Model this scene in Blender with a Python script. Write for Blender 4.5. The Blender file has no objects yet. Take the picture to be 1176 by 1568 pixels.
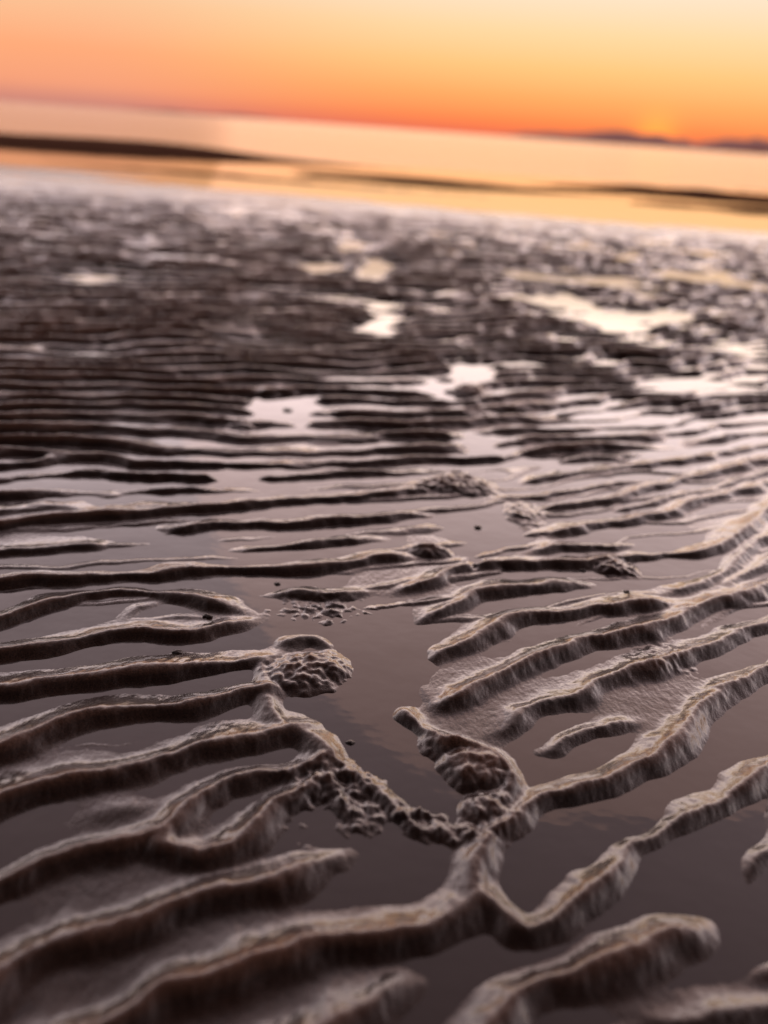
import bpy, math, numpy as np, time
from mathutils import Matrix, Vector
CAMH=0.5; PITCH=math.radians(21.3); ROLL=math.radians(4.0); F=1505.0
sc=bpy.context.scene
sc.view_settings.view_transform='Standard'; sc.view_settings.look='None'; sc.view_settings.exposure=0
R=(Matrix.Rotation(math.pi/2-PITCH,3,'X') @ Matrix.Rotation(ROLL,3,'Z'))
# photogrammetry: a bearing measured on the photograph -> its true place on the beach (metres)
def G(u,v,z=0.008):
    d=R@Vector(((u-588)/F,-(v-784)/F,-1)); t=(z-CAMH)/d.z
    return (d.x*t,d.y*t)
# ---------- noise
def hashv(ix,iy,seed):
    h=(ix.astype(np.int64)*374761393+iy.astype(np.int64)*668265263+seed*974634777)&0xffffffff
    h=((h^(h>>13))*1274126177)&0xffffffff
    return ((h^(h>>16))&0xffff)/65535.0*2*np.pi
def noise(x,y,seed=0):
    x=np.asarray(x,float);y=np.asarray(y,float)
    x0=np.floor(x);y0=np.floor(y);fx=x-x0;fy=y-y0
    u=fx*fx*fx*(fx*(fx*6-15)+10);v=fy*fy*fy*(fy*(fy*6-15)+10)
    def g(i,j):
        a=hashv(x0+i,y0+j,seed); return np.cos(a)*(fx-i)+np.sin(a)*(fy-j)
    return 1.5*((g(0,0)*(1-u)+g(1,0)*u)*(1-v)+(g(0,1)*(1-u)+g(1,1)*u)*v)
def fbm(x,y,seed=0,o=3):
    s=0;a=1
    for i in range(o): s=s+a*noise(x*2**i,y*2**i,seed+i*7); a*=.5
    return s
def ss(a,b,x):
    t=np.clip((x-a)/(b-a),0,1); return t*t*(3-2*t)
# ---------- crest traces
L=[]
def C(pts,H=.013,wn=.022,wf=.036,e0=1,e1=1): L.append((pts,H*.97,wn*1.15,wf*1.28,e0,e1))
# right side
C([(1176,1170),(1130,1195),(1060,1240),(1010,1270),(960,1290),(930,1330),(890,1365),(850,1395),(800,1405),(765,1388),(742,1374)],.014,.020,.024,0,0)
C([(1176,1020),(1120,1055),(1070,1085),(1030,1130),(1000,1160),(930,1185),(870,1205),(825,1215),(785,1245),(752,1290),(732,1335),(735,1375)],.014,.020,.026,0,0)
C([(1176,950),(1100,975),(1030,1000),(970,1020),(900,1050),(840,1070),(790,1095),(735,1112)],.013,.02,.03,0,1)
C([(1000,1095),(930,1105),(880,1120),(840,1140),(790,1130)],.010,.018,.022)
C([(1176,895),(1080,920),(1010,955),(930,975),(860,990),(800,1020),(740,1045),(690,1060),(630,1062)],.014,.02,.034,0,1)
C([(1060,915),(960,920),(880,930),(800,940),(740,965),(690,990),(620,1008)],.013,.018,.032)
C([(920,885),(820,888),(740,900),(680,930),(610,952)],.012,.018,.032)
C([(1176,780),(1100,830),(1000,845),(900,855),(800,860),(700,866),(650,885),(590,898)],.013,.018,.034,0,1)
C([(1176,735),(1090,758),(1000,785),(900,800),(820,812)],.012,.018,.034,0,1)
C([(1176,700),(1080,722),(980,745),(900,765),(800,775)],.012,.018,.03,0,1)
C([(1176,716),(1100,740),(1000,763),(920,782)],.009,.014,.022,0,1)
C([(1030,728),(900,742),(820,752),(735,760)],.010,.014,.024,1,1)
C([(1176,678),(1050,700),(950,712),(860,724),(780,735)],.011,.015,.03,0,1)
C([(1000,690),(900,698),(820,706)],.010,.015,.03,1,1)
C([(1000,822),(930,832),(860,830),(800,842)],.010,.016,.026,1,1)
C([(1176,818),(1140,835),(1110,870),(1060,890),(1000,905)],.010,.02,.03,0,1)
C([(1176,858),(1130,885),(1090,905)],.010,.016,.026,0,1)
C([(1110,1385),(1060,1410),(1000,1440),(940,1460),(880,1480),(820,1500),(770,1540),(735,1575)],.014,.022,.026,1,0)
C([(1176,1270),(1150,1310),(1140,1350),(1080,1335)],.011,.018,.020,0,1)
C([(1176,1470),(1130,1482),(1090,1470)],.010,.018,.02,0,1)
C([(960,1530),(1050,1555),(1176,1535)],.010,.02,.03,1,0)
C([(975,1260),(930,1280),(885,1295)],.009,.014,.02)
# pool banks
C([(615,1075),(650,1112),(705,1138),(755,1150),(768,1190),(755,1235),(735,1262)],.014,.020,.018,0,1)
C([(428,978),(408,1010),(412,1060),(440,1100),(480,1130),(515,1165),(560,1190),(600,1215),(640,1250),(690,1272),(740,1270)],.011,.020,.020,1,1)
C([(480,1130),(500,1175),(520,1220),(545,1255),(600,1270)],.011,.02,.018,1,1)
C([(620,1215),(655,1225),(665,1245)],.010,.012,.012,1,1)
C([(560,1290),(610,1320),(650,1300)],.008,.014,.014,1,1)
C([(700,1440),(760,1450),(810,1440)],.006,.014,.02,1,1)
C([(430,975),(480,968),(540,995)],.008,.02,.012,0,1)
# left side
C([(0,885),(100,880),(150,875),(250,872),(340,866),(440,866),(540,856),(650,842)],.013,.018,.034,0,1)
C([(0,838),(80,832),(140,828),(195,818)],.011,.018,.03,0,1)
C([(205,812),(300,802),(400,796),(500,790),(600,786),(670,778)],.013,.018,.034)
C([(330,838),(420,832),(520,826),(600,815)],.010,.016,.028)
C([(0,942),(60,922),(130,906),(180,900),(260,905),(330,914),(400,930)],.012,.018,.03,0,1)
C([(380,905),(450,900),(520,905),(580,890)],.010,.016,.026)
C([(175,948),(220,922),(260,908)],.010,.014,.02)
C([(0,992),(80,980),(140,966),(220,960),(290,965),(350,950),(405,933)],.013,.02,.032,0,1)
C([(0,1047),(80,1036),(180,1030),(260,1020),(330,1010),(400,1000),(430,978)],.013,.021,.034,0,1)
C([(0,1135),(60,1112),(130,1092),(200,1081),(280,1075),(350,1062),(410,1048)],.014,.022,.036,0,0)
C([(0,1225),(50,1203),(120,1190),(190,1176),(250,1152),(320,1135),(400,1120),(455,1108)],.014,.022,.036,0,0)
C([(0,1345),(60,1320),(130,1300),(200,1280),(240,1267),(252,1292),(310,1303),(370,1270),(420,1230),(485,1190)],.013,.020,.020,0,0)
C([(242,1262),(290,1212),(350,1190),(430,1180),(480,1160)],.012,.018,.022,0,0)
C([(100,1260),(170,1235),(250,1215)],.009,.02,.03)
C([(0,1490),(60,1452),(130,1425),(220,1395),(300,1370),(400,1345),(470,1320),(540,1300),(572,1296)],.014,.023,.034,0,1)
C([(130,1575),(200,1540),(260,1510),(330,1490),(400,1460),(480,1435),(560,1425),(640,1415),(700,1392),(737,1370)],.014,.023,.034,0,0)
C([(480,1575),(560,1530),(620,1500),(672,1485)],.013,.022,.028,0,1)
C([(0,800),(120,786),(230,780),(330,772),(430,762),(560,755),(640,746),(680,738)],.013,.018,.034,0,1)
C([(240,1480),(330,1440),(420,1410)],.007,.02,.03)
# ---------- raster of traced area
res=.002; X0,X1,Y0,Y1=-1.3,1.5,.2,2.3
nx=int((X1-X0)/res);ny=int((Y1-Y0)/res)
gx,gy=np.meshgrid(X0+np.arange(nx)*res,Y0+np.arange(ny)*res)
wx=gx+.009*fbm(gx*11,gy*11,3,2)+.0025*fbm(gx*40,gy*40,5,2)
wy=gy+.009*fbm(gx*11,gy*11,11,2)+.0025*fbm(gx*40,gy*40,13,2)
along=fbm(gx*9,gy*9,21,2)
def catmull(P,n=6):
    P=[np.array(p) for p in P]; P=[2*P[0]-P[1]]+P+[2*P[-1]-P[-2]]; out=[]
    for i in range(1,len(P)-2):
        a,b,c,d=P[i-1:i+3]
        for k in range(n):
            t=k/n; out.append(.5*((2*b)+(c-a)*t+(2*a-5*b+4*c-d)*t*t+(-a+3*b-3*c+d)*t**3))
    out.append(P[-2]); return out
E=np.zeros_like(gx)
for pts,H,wn,wf,e0,e1 in L:
    W=[G(*p) for p in pts]
    if not e0 and (pts[0][0] in(0,1176) or pts[0][1]>1560):
        a=np.array(W[0]);b=np.array(W[1]); W.insert(0,tuple(a+(a-b)/np.linalg.norm(a-b)*.14))
    if not e1 and (pts[-1][0]in(0,1176) or pts[-1][1]>1560):
        a=np.array(W[-1]);b=np.array(W[-2]); W.append(tuple(a+(a-b)/np.linalg.norm(a-b)*.14))
    Q=np.array(catmull(W)); m=wf+.02
    seg=np.linalg.norm(np.diff(Q,axis=0),axis=1); cum=np.concatenate([[0],np.cumsum(seg)])
    xa=max(0,int((Q[:,0].min()-m-X0)/res)); xb=min(nx,int((Q[:,0].max()+m-X0)/res)+1)
    ya=max(0,int((Q[:,1].min()-m-Y0)/res)); yb=min(ny,int((Q[:,1].max()+m-Y0)/res)+1)
    if xa>=xb or ya>=yb: continue
    D=np.full((yb-ya,xb-xa),9.);S=np.zeros_like(D);TT=np.zeros_like(D)
    for i in range(len(Q)-1):
        p=Q[i];q=Q[i+1];mx=m
        a0=max(xa,int((min(p[0],q[0])-mx-X0)/res));a1=min(xb,int((max(p[0],q[0])+mx-X0)/res)+1)
        b0=max(ya,int((min(p[1],q[1])-mx-Y0)/res));b1=min(yb,int((max(p[1],q[1])+mx-Y0)/res)+1)
        if a0>=a1 or b0>=b1: continue
        PX=wx[b0:b1,a0:a1]-p[0];PY=wy[b0:b1,a0:a1]-p[1]
        d=q-p;l=np.hypot(*d)+1e-9;d=d/l
        t=np.clip(PX*d[0]+PY*d[1],0,l)
        ex=PX-t*d[0];ey=PY-t*d[1];dist=np.hypot(ex,ey)
        n=np.array([-d[1],d[0]])
        if n[1]<0:n=-n
        s=(ex*n[0]+ey*n[1])/(dist+1e-9)
        sl=(slice(b0-ya,b1-ya),slice(a0-xa,a1-xa))
        mk=dist<D[sl]
        D[sl]=np.where(mk,dist,D[sl]);S[sl]=np.where(mk,s,S[sl]);TT[sl]=np.where(mk,cum[i]+t,TT[sl])
    f=ss(-.7,.7,S)
    w=(wn+(wf-wn)*f)*(1+.3*along[ya:yb,xa:xb])
    t=np.clip(1-D/w,0,1)
    near=t*t*(3-2*t); far=t**1.6
    pr=near*(1-f)+far*f
    amp=H*(1+.25*along[ya:yb,xa:xb])
    if e0: amp=amp*(.2+.8*ss(0,.06,TT))
    if e1: amp=amp*(.2+.8*ss(0,.06,cum[-1]-TT))
    hh=pr*amp; cur=E[ya:yb,xa:xb]; k=.004
    h_=np.clip(.5+.5*(hh-cur)/k,0,1)
    E[ya:yb,xa:xb]=cur*(1-h_)+hh*h_+k*h_*(1-h_)
for _ in range(8): E[1:-1,1:-1]=(E[1:-1,1:-1]*4+E[:-2,1:-1]+E[2:,1:-1]+E[1:-1,:-2]+E[1:-1,2:])/8
cTL=G(0,775);cTR=G(1176,662);cBL=G(0,1568);cBR=G(1176,1568)
# mounds: u,v,rx,ry,height,rough
M=[(478,1022,.048,.040,.012,.0028),(700,735,.055,.045,.012,.004),
(670,1135,.034,.022,.009,.0015),(725,1172,.034,.034,.013,.002),(745,1225,.024,.024,.010,.003),
(640,1240,.03,.02,.005,.004),(520,1190,.05,.04,.005,.003),(700,1265,.04,.015,.006,.003),(560,1240,.03,.03,.005,.003),
(718,597,.04,.04,.018,.005),(945,862,.030,.025,.010,.004),(655,838,.025,.02,.011,.003),(735,630,.03,.03,.008,.003),(370,645,.03,.03,.007,.003),
(500,925,.07,.035,.003,.0025),(1010,1000,.03,.03,.004,.002),(800,780,.03,.06,.006,.003)]
# pools: u,v,rx,ry,depth,ripple suppression
PL=[(590,1000,.030,.06,.014,1),(560,1070,.045,.042,.014,1),(605,1140,.028,.035,.014,1),(660,1205,.022,.03,.012,1),(740,812,.042,.062,.022,1),
(430,628,.060,.10,.022,.95),(710,565,.055,.10,.02,.9),(770,680,.045,.055,.012,.7),(850,700,.06,.035,.008,.5),(585,490,.06,.22,.015,.5),(665,592,.055,.09,.012,.6),
(860,462,.13,.13,.014,.5),(1060,425,.18,.2,.013,.5),(1020,485,.14,.12,.013,.5),(500,408,.08,.22,.016,.6),(580,412,.08,.22,.016,.6),(130,745,.12,.035,.006,.5),(930,500,.12,.09,.010,.4),
(1100,590,.12,.08,.009,.3),(385,718,.05,.035,.014,.9),(900,640,.12,.07,.006,.2),(1060,660,.10,.05,.006,.2),(230,820,.08,.022,.004,.4),(540,375,.12,.35,.016,.5),(1130,530,.16,.12,.011,.3),(800,560,.10,.08,.008,.3)]
rng=np.random.RandomState(4)
DIS=[(rng.uniform(-3.5,3.5),rng.uniform(.2,6.5),rng.choice([-1,1])) for _ in range(130)]
def field(x,y):
    f=.2*x+.1*np.log1p(np.exp(np.clip((x-.1)/.25,-30,30)))
    yy=np.clip(y-f,-.8,60)
    lam_a,lam_b=.036,.019
    ph=np.log(lam_a+lam_b*yy)/lam_b
    ph=ph+.6*fbm(x*1.6,y*1.6,31,2)+(.3+.3*ss(0,.6,x))*fbm(x*5,y*5,37,2)+.09*fbm(x*20,y*20,39,2)
    for a,b,s in DIS: ph=ph+s*np.arctan2(y-b,x-a)/(2*np.pi)
    p=ph-np.floor(ph)
    up=np.clip(p/.42,0,1);up=up*up*(3-2*up);dn=np.clip((1-p)/.58,0,1)**1.5
    prof=np.where(p<.42,up,dn)
    amp=(.0115+.006*noise(x*4,y*5,43))*(1-.8*ss(4.4,7.2,y))*(1+.7*ss(1.5,3.,y))
    Rp=prof*np.clip(amp,.001,1)
    fx=np.clip((x-X0)/res,0,nx-1.001);fy=np.clip((y-Y0)/res,0,ny-1.001)
    i=fx.astype(int);j=fy.astype(int);u=fx-i;v=fy-j
    Tr=(E[j,i]*(1-u)+E[j,i+1]*u)*(1-v)+(E[j+1,i]*(1-u)+E[j+1,i+1]*u)*v
    def side(a,b):
        d=np.array(b)-np.array(a);d/=np.linalg.norm(d); return -(x-a[0])*d[1]+(y-a[1])*d[0]
    tm=ss(-.02,.02,side(cTR,cTL))*ss(-.12,-.05,side(cTL,cBL))*ss(-.12,-.05,side(cBR,cTR))*ss(-.12,-.06,side(cBL,cBR))
    rip=np.maximum(Rp*(1-(.8-.22*ss(.85,1.05,y))*tm),Tr*tm)
    lowp=fbm(x*.9,y*1.1,51,3); lowf=fbm(x*4,y*4,57,2)
    fl=-.0031+.003*lowf*(1-.3*tm)+.003*lowp*(1-tm)+.0009*(1-tm)
    fl=fl+.003*ss(0,-.4,x)*ss(1.2,1.7,y)-.001*ss(0,.5,x)*tm*(1-ss(.9,1.2,y))-.0014*ss(0,.8,x)*ss(1.3,1.8,y)
    fl=fl-.010*ss(.06,.62,fbm(x*2.4+5,y*1.4,58,2)+.25*ss(-.5,1,x))*ss(1.7,2.6,y)*(1-ss(5,6.5,y))
    far=.012*fbm(x*.12,y*.55,61,3)
    fl=fl+ss(3.5,7,y)*(far*.4+.006)
    q=ss(7.0,8.0,y+.05*x+.4*noise(x*.3,y*.3,66))
    fl=fl*(1-q)+q*(-.010+.022*fbm(x*.16,y*.7,67,3))
    b=np.exp(-((y-14.0-.3*noise(x*.2,x*0,68))/.7)**2)*ss(-.6,-3.8,x)*.135
    b2=np.exp(-((y-10.8+.12*x)/.5)**2)*np.exp(-((x-.1)/1.3)**2)*.06
    b3=np.exp(-((y-12.4-.5*noise(x*.5,x*0,69))/.7)**2)*ss(1.2,3.0,x)*.06*(1+.5*noise(x*1.5,y,72))
    b4=np.exp(-((y-9.5-.1*x)/.35)**2)*ss(1.6,2.6,x+.5*noise(x,y,70))*.04*(1+.7*noise(x*1.5,y,74))
    fl=fl+b+b2+b3+b4-ss(14.5,22,y)*.25-ss(20,300,y)*4
    sup=np.ones_like(x);rough=np.zeros_like(x);mh=np.zeros_like(x)
    wob=1+.8*fbm(x*14,y*14,71,3)
    wx2=x+.05*fbm(x*4,y*4,73,3);wy2=y+.07*fbm(x*4,y*4,75,3)
    for (u_,v_,rx,ry,d,sp_) in PL:
        cx,cy=G(u_,v_,0)
        X,Y=(wx2,wy2) if v_<720 else (x,y)
        e=np.exp(-(((X-cx)/rx)**2+((Y-cy)/ry)**2)**1.3*wob); fl=fl-d*e*.55; sup=sup*(1-.9*sp_*np.clip(e*1.2,0,1))
    for (u_,v_,rx,ry,h,rg) in M:
        cx,cy=G(u_,v_,.008); e=np.exp(-(((x-cx)/rx)**2+((y-cy)/ry)**2)**1.5*wob); mh=np.maximum(mh,h*e); rough=np.maximum(rough,rg*e)
    z=fl+np.maximum(rip*sup,mh+.3*rip*sup)
    ld=np.abs(fbm(x*42,y*42,81,3))
    z=z+rough*(1.5*ld-.3)+rough*.4*fbm(x*130,y*130,83,2)
    up_=ss(-.003,.006,z)*(1-ss(4,6,y))
    z=z+up_*(.0004*fbm(x*80+8*noise(x*5,y*5,90),y*24,91,2)+.0004*fbm(x*170,y*80,93,2))
    return z
# ---------- ground mesh (polar sheet)
rs=[0.0];r=0.02
while r<9000:
    rs.append(r)
    if r<.55: dr=.02
    elif r<.8: dr=.004
    elif r<1.8: dr=.0022
    elif r<14: dr=.0022*(r/1.8)**1.35
    else: dr=r*.04
    r+=dr
rs=np.array(rs[1:])
dense=np.radians(np.linspace(-31,31,900))
c=31*np.pi/180; k=np.linspace(0,1,70)[1:-1]
side_=c+(np.pi-c)*(k**1.8)
th=np.concatenate([-side_[::-1],dense,side_,[np.pi]])
nr,nt=len(rs),len(th)
RR,TH=np.meshgrid(rs,th,indexing='ij')
VX=RR*np.sin(TH);VY=RR*np.cos(TH)-.5
VZ=np.empty_like(VX)
for a in range(0,nr,200): VZ[a:a+200]=field(VX[a:a+200],VY[a:a+200])
co=np.stack([VX,VY,VZ],-1).reshape(-1,3).astype(np.float32)
i,j=np.meshgrid(np.arange(nr-1),np.arange(nt),indexing='ij'); j2=(j+1)%nt
F4=np.stack([i*nt+j,(i)*nt+j2,(i+1)*nt+j2,(i+1)*nt+j],-1).reshape(-1,4)[:, ::-1]
def mesh_np(name,co,F4,mat,smooth=True):
    me=bpy.data.meshes.new(name);nv=len(co);nf=len(F4)
    me.vertices.add(nv);me.vertices.foreach_set('co',np.ascontiguousarray(co,dtype=np.float32).ravel())
    me.loops.add(nf*4);me.loops.foreach_set('vertex_index',np.ascontiguousarray(F4,dtype=np.int32).ravel())
    me.polygons.add(nf);me.polygons.foreach_set('loop_start',np.arange(0,nf*4,4,dtype=np.int32))
    me.polygons.foreach_set('loop_total',np.full(nf,4,dtype=np.int32))
    me.update(calc_edges=True)
    if smooth: me.polygons.foreach_set('use_smooth',np.ones(nf,dtype=bool))
    ob=bpy.data.objects.new(name,me);sc.collection.objects.link(ob);me.materials.append(mat);return ob
# ---------- materials
def newmat(n):
    m=bpy.data.materials.new(n);m.use_nodes=True;nt_=m.node_tree;return m,nt_,nt_.nodes['Principled BSDF']
def N(t,ty,**k):
    n=t.nodes.new(ty)
    for a,b in k.items(): setattr(n,a,b)
    return n
ms,t,b=newmat('wet_sand')
geo=N(t,'ShaderNodeNewGeometry')
n1=N(t,'ShaderNodeTexNoise');n1.inputs['Scale'].default_value=9;n1.inputs['Detail'].default_value=6
n2=N(t,'ShaderNodeTexNoise');n2.inputs['Scale'].default_value=700;n2.inputs['Detail'].default_value=3
n3=N(t,'ShaderNodeTexNoise');n3.inputs['Scale'].default_value=280;n3.inputs['Detail'].default_value=4
for n in(n1,n2): t.links.new(geo.outputs['Position'],n.inputs['Vector'])
mp=N(t,'ShaderNodeMapping');mp.inputs['Scale'].default_value=(1,.5,.5);t.links.new(geo.outputs['Position'],mp.inputs[0]);t.links.new(mp.outputs[0],n3.inputs['Vector'])
sp=N(t,'ShaderNodeSeparateXYZ');t.links.new(geo.outputs['Position'],sp.inputs[0])
def MR(t,src,a,b_,c_,d_):
    m=N(t,'ShaderNodeMapRange');m.inputs[1].default_value=a;m.inputs[2].default_value=b_;m.inputs[3].default_value=c_;m.inputs[4].default_value=d_
    t.links.new(src,m.inputs[0]);return m.outputs[0]
cr=N(t,'ShaderNodeValToRGB');cr.color_ramp.elements[0].position=.3;cr.color_ramp.elements[1].position=.75
cr.color_ramp.elements[0].color=(.015,.007,.005,1);cr.color_ramp.elements[1].color=(.040,.020,.014,1)
t.links.new(n1.outputs[0],cr.inputs[0])
# crests drain first and dry to a lighter tan
dry=N(t,'ShaderNodeMix',data_type='RGBA');t.links.new(MR(t,sp.outputs[2],.006,.013,0,1),dry.inputs[0])
t.links.new(cr.outputs[0],dry.inputs[6]);dry.inputs[7].default_value=(.115,.058,.038,1)
mx=N(t,'ShaderNodeMix',data_type='RGBA',blend_type='MULTIPLY');mx.inputs[0].default_value=.8
cr2=N(t,'ShaderNodeValToRGB');cr2.color_ramp.elements[0].position=.3;cr2.color_ramp.elements[1].position=.7
cr2.color_ramp.elements[0].color=(.25,.25,.25,1);cr2.color_ramp.elements[1].color=(1.7,1.7,1.7,1)
t.links.new(n2.outputs[0],cr2.inputs[0]);t.links.new(dry.outputs[2],mx.inputs[6]);t.links.new(cr2.outputs[0],mx.inputs[7])
t.links.new(mx.outputs[2],b.inputs['Base Color'])
t.links.new(MR(t,sp.outputs[2],0,.01,.22,.35),b.inputs['Roughness'])
b.inputs['IOR'].default_value=1.33
# film of water thins out up the beach; bars near the tide line are drained, matt mud
cw=N(t,'ShaderNodeMath',operation='MULTIPLY');t.links.new(MR(t,sp.outputs[1],5,8,1,.0),cw.inputs[0]);t.links.new(MR(t,sp.outputs[2],.006,.014,1,.65),cw.inputs[1])
t.links.new(cw.outputs[0],b.inputs['Coat Weight'])
t.links.new(MR(t,sp.outputs[1],7.5,9,.2,.0),b.inputs['Specular IOR Level'])
b.inputs['Coat Roughness'].default_value=.06;b.inputs['Coat IOR'].default_value=1.38
b1=N(t,'ShaderNodeBump');b1.inputs['Strength'].default_value=.4;b1.inputs['Distance'].default_value=.001
b2=N(t,'ShaderNodeBump');b2.inputs['Strength'].default_value=.35;b2.inputs['Distance'].default_value=.0018
b3=N(t,'ShaderNodeBump');b3.inputs['Strength'].default_value=.30;b3.inputs['Distance'].default_value=.0016
t.links.new(n2.outputs[0],b1.inputs['Height']);t.links.new(n3.outputs[0],b2.inputs['Height']);t.links.new(b2.outputs[0],b1.inputs['Normal'])
t.links.new(n3.outputs[0],b3.inputs['Height'])
t.links.new(b1.outputs[0],b.inputs['Normal']);t.links.new(b3.outputs[0],b.inputs['Coat Normal'])
ground=mesh_np('rippled_sand_beach',co,F4,ms)
mw,t,b=newmat('shallow_water')
b.inputs['Base Color'].default_value=(.022,.012,.011,1);b.inputs['Roughness'].default_value=.03;b.inputs['IOR'].default_value=1.5
geo=N(t,'ShaderNodeNewGeometry');n=N(t,'ShaderNodeTexNoise');n.inputs['Scale'].default_value=14;n.inputs['Detail'].default_value=3
t.links.new(geo.outputs['Position'],n.inputs['Vector']);bb=N(t,'ShaderNodeBump');bb.inputs['Strength'].default_value=.25;bb.inputs['Distance'].default_value=.002
t.links.new(n.outputs[0],bb.inputs['Height']);t.links.new(bb.outputs[0],b.inputs['Normal'])
mse,t,b=newmat('sea_water')
b.inputs['Base Color'].default_value=(.05,.03,.025,1);b.inputs['Roughness'].default_value=.12;b.inputs['IOR'].default_value=1.45
geo=N(t,'ShaderNodeNewGeometry');mp=N(t,'ShaderNodeMapping');mp.inputs['Scale'].default_value=(.5,1.4,1)
n=N(t,'ShaderNodeTexNoise');n.inputs['Scale'].default_value=2.2;n.inputs['Detail'].default_value=5
t.links.new(geo.outputs['Position'],mp.inputs[0]);t.links.new(mp.outputs[0],n.inputs['Vector']);bb=N(t,'ShaderNodeBump');bb.inputs['Strength'].default_value=.3;bb.inputs['Distance'].default_value=.03
t.links.new(n.outputs[0],bb.inputs['Height']);t.links.new(bb.outputs[0],b.inputs['Normal'])
def quad(name,x0,x1,y0,y1,z,mat):
    return mesh_np(name,np.array([(x0,y0,z),(x1,y0,z),(x1,y1,z),(x0,y1,z)]),np.array([[0,1,2,3]]),mat,False)
quad('tide_pool_water',-60,60,-40,14.6,0,mw)
quad('sea',-9000,9000,14.6,9500,0,mse)
# ---------- hills
mh_,t,b=newmat('hazy_hill');b.inputs['Base Color'].default_value=(.45,.18,.16,1);b.inputs['Roughness'].default_value=1
def hills(name,az0,az1,dist,hmax,seed):
    n=160;V=[];Q=[]
    for i in range(n):
        s=i/(n-1);az=math.radians(az0+(az1-az0)*s)
        e=min(1,s*4,(1-s)*4);e=e*e*(3-2*e)
        h=hmax*e*(.62+.55*float(fbm(np.array(s*7.),np.array(seed*1.3),seed,4)))
        for k,(dd,hh) in enumerate([(0,-3),(150,.45),(420,1),(900,-3)]):
            d=dist+dd; V.append((d*math.sin(az),d*math.cos(az),h*hh if hh>0 else -3))
    for i in range(n-1):
        for k in range(3): Q.append((i*4+k,(i+1)*4+k,(i+1)*4+k+1,i*4+k+1))
    return mesh_np(name,np.array(V),np.array(Q),mh_)
hills('distant_hills',3,36,5200,90,5)
hills('distant_headland',-16,-6,6500,22,8)
# ---------- pebbles
import bmesh
mp_,t,b=newmat('dark_pebble');b.inputs['Base Color'].default_value=(.03,.02,.017,1);b.inputs['Roughness'].default_value=.35
bm=bmesh.new()
for (u,v,s) in [(732,806,.0045),(425,892,.003),(318,942,.004),(272,997,.004),(893,872,.003),(536,1134,.003),(960,905,.003),(440,627,.006)]:
    x,y=G(u,v,.002); zz=max(0,float(field(np.array([x]),np.array([y]))[0]))
    rr=bmesh.ops.create_icosphere(bm,subdivisions=3,radius=1)['verts']
    for q in rr:
        d=1+.4*float(noise(q.co.x*1.8+u,q.co.y*1.8+q.co.z*1.3,3)); q.co=Vector((q.co.x*s*1.3*d+x,q.co.y*s*d+y,q.co.z*s*.6*d+zz+s*.1))
me=bpy.data.meshes.new('pebbles');bm.to_mesh(me);bm.free();me.materials.append(mp_)
for p in me.polygons:p.use_smooth=True
sc.collection.objects.link(bpy.data.objects.new('pebbles',me))
# ---------- world
w=bpy.data.worlds.new('World');sc.world=w;w.use_nodes=True;t=w.node_tree;bg=t.nodes['Background']
SAZ=math.radians(13);SEL=math.radians(1.5)
tc=N(t,'ShaderNodeTexCoord');sp=N(t,'ShaderNodeSeparateXYZ');t.links.new(tc.outputs['Generated'],sp.inputs[0])
def MA(op,a,b=None,clamp=False):
    n=N(t,'ShaderNodeMath',operation=op,use_clamp=clamp)
    for i,v in enumerate((a,b)):
        if v is None: continue
        if isinstance(v,(int,float)): n.inputs[i].default_value=v
        else: t.links.new(v,n.inputs[i])
    return n.outputs[0]
sq=MA('SQRT',MA('MAXIMUM',sp.outputs[2],0.0))
def ramp(st):
    r=N(t,'ShaderNodeValToRGB');e=r.color_ramp.elements
    while len(e)>1:e.remove(e[-1])
    e[0].position=st[0][0];e[0].color=(*st[0][1],1)
    for p,c_ in st[1:]:
        q=e.new(p);q.color=(*c_,1)
    t.links.new(sq,r.inputs[0]);return r.outputs[0]
off=ramp([(0,(.52,.22,.19)),(.09,(.72,.28,.20)),(.14,(.93,.36,.20)),(.22,(1,.41,.20)),(.30,(.97,.55,.31)),(.39,(1.0,.74,.62)),(.5,(.97,.79,.80)),(.75,(.85,.62,.64)),(1,(.7,.5,.5))])
on=ramp([(0,(.72,.15,.11)),(.07,(.92,.18,.08)),(.118,(1,.25,.08)),(.187,(1,.41,.13)),(.247,(1,.58,.22)),(.30,(1,.70,.37)),(.36,(.98,.80,.62)),(.42,(1,.82,.70)),(.5,(.98,.82,.81)),(.62,(.92,.75,.77)),(.8,(.85,.62,.64)),(1,(.7,.5,.5))])
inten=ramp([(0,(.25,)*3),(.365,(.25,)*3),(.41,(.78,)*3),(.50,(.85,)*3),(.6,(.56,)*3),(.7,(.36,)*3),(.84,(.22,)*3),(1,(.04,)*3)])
dz=MA('ADD',MA('MULTIPLY',sp.outputs[0],math.sin(SAZ)),MA('MULTIPLY',sp.outputs[1],math.cos(SAZ)))
mr=N(t,'ShaderNodeMapRange',interpolation_type='SMOOTHSTEP');mr.inputs[1].default_value=.86;mr.inputs[2].default_value=1.0
t.links.new(dz,mr.inputs[0])
mx=N(t,'ShaderNodeMix',data_type='RGBA');t.links.new(mr.outputs[0],mx.inputs[0]);t.links.new(off,mx.inputs[6]);t.links.new(on,mx.inputs[7])
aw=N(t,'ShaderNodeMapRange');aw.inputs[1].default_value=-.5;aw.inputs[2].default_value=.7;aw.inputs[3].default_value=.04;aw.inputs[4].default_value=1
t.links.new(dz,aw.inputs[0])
i4=MA('MULTIPLY',MA('MULTIPLY',inten,4.0),aw.outputs[0])
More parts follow.
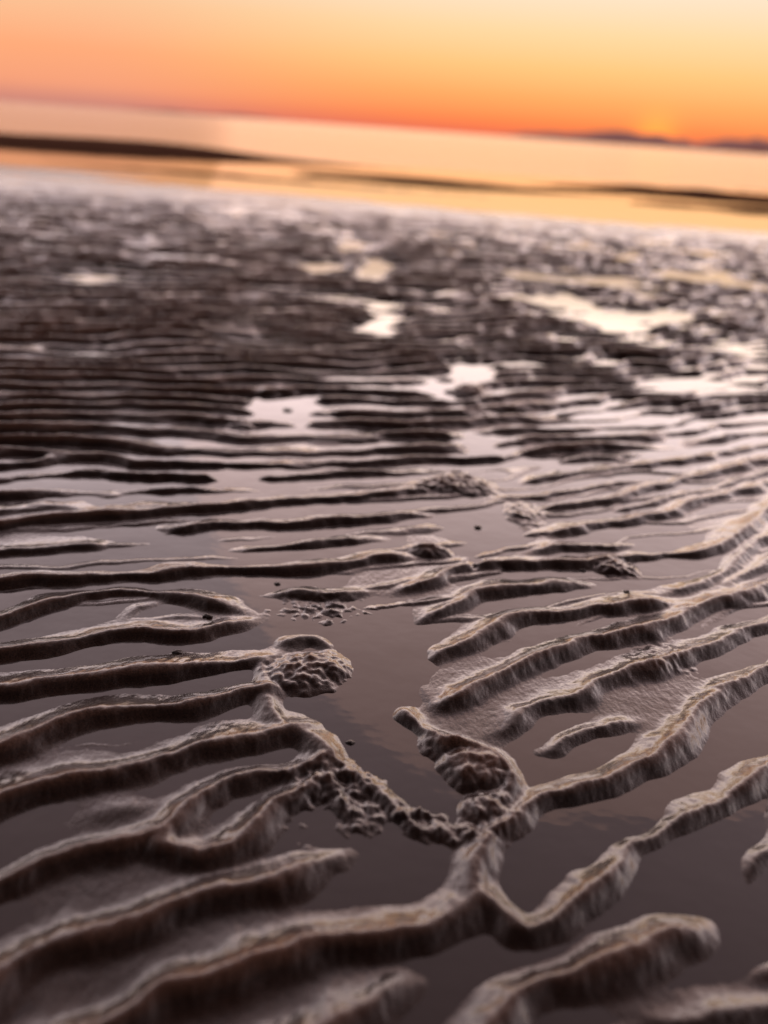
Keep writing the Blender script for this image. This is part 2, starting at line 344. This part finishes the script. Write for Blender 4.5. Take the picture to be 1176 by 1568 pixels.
vm=N(t,'ShaderNodeVectorMath',operation='SCALE');t.links.new(mx.outputs[2],vm.inputs[0]);t.links.new(i4,vm.inputs['Scale'])
d3=N(t,'ShaderNodeVectorMath',operation='DOT_PRODUCT');t.links.new(tc.outputs['Generated'],d3.inputs[0]);d3.inputs[1].default_value=(math.sin(SAZ),math.cos(SAZ),.008)
g=MA('POWER',MA('MAXIMUM',d3.outputs['Value'],0.0),6000.0)
gv=N(t,'ShaderNodeVectorMath',operation='SCALE');gv.inputs[0].default_value=(.5,.15,.0);t.links.new(g,gv.inputs['Scale'])
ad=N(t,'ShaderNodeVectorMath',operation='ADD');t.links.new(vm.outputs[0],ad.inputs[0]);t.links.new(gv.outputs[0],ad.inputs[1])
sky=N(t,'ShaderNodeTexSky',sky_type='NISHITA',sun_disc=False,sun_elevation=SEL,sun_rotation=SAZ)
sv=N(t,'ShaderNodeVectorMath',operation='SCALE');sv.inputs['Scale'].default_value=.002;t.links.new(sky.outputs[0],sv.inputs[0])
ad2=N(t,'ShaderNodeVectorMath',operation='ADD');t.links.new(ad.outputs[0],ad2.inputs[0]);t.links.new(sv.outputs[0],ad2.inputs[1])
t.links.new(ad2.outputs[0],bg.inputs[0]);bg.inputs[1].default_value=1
# ---------- sunset glow: weak, very soft lamp added above the horizon to warm the crests
sl=bpy.data.lights.new('sunset_glow','SUN');sl.energy=.3;sl.angle=math.radians(50);sl.color=(1,.5,.3)
so=bpy.data.objects.new('sunset_glow',sl);sc.collection.objects.link(so)
se=math.radians(12);dirv=Vector((math.sin(SAZ)*math.cos(se),math.cos(SAZ)*math.cos(se),math.sin(se)))
so.rotation_euler=dirv.to_track_quat('Z','Y').to_euler()
# ---------- camera
cd=bpy.data.cameras.new('camera');cam=bpy.data.objects.new('camera',cd);sc.collection.objects.link(cam);sc.camera=cam
cam.matrix_world=Matrix.Translation((0,0,CAMH))@R.to_4x4()
cd.sensor_fit='VERTICAL';cd.sensor_height=36;cd.lens=36*F/1568;cd.clip_start=.02;cd.clip_end=30000
cd.dof.use_dof=True;cd.dof.focus_distance=.96;cd.dof.aperture_fstop=2.7
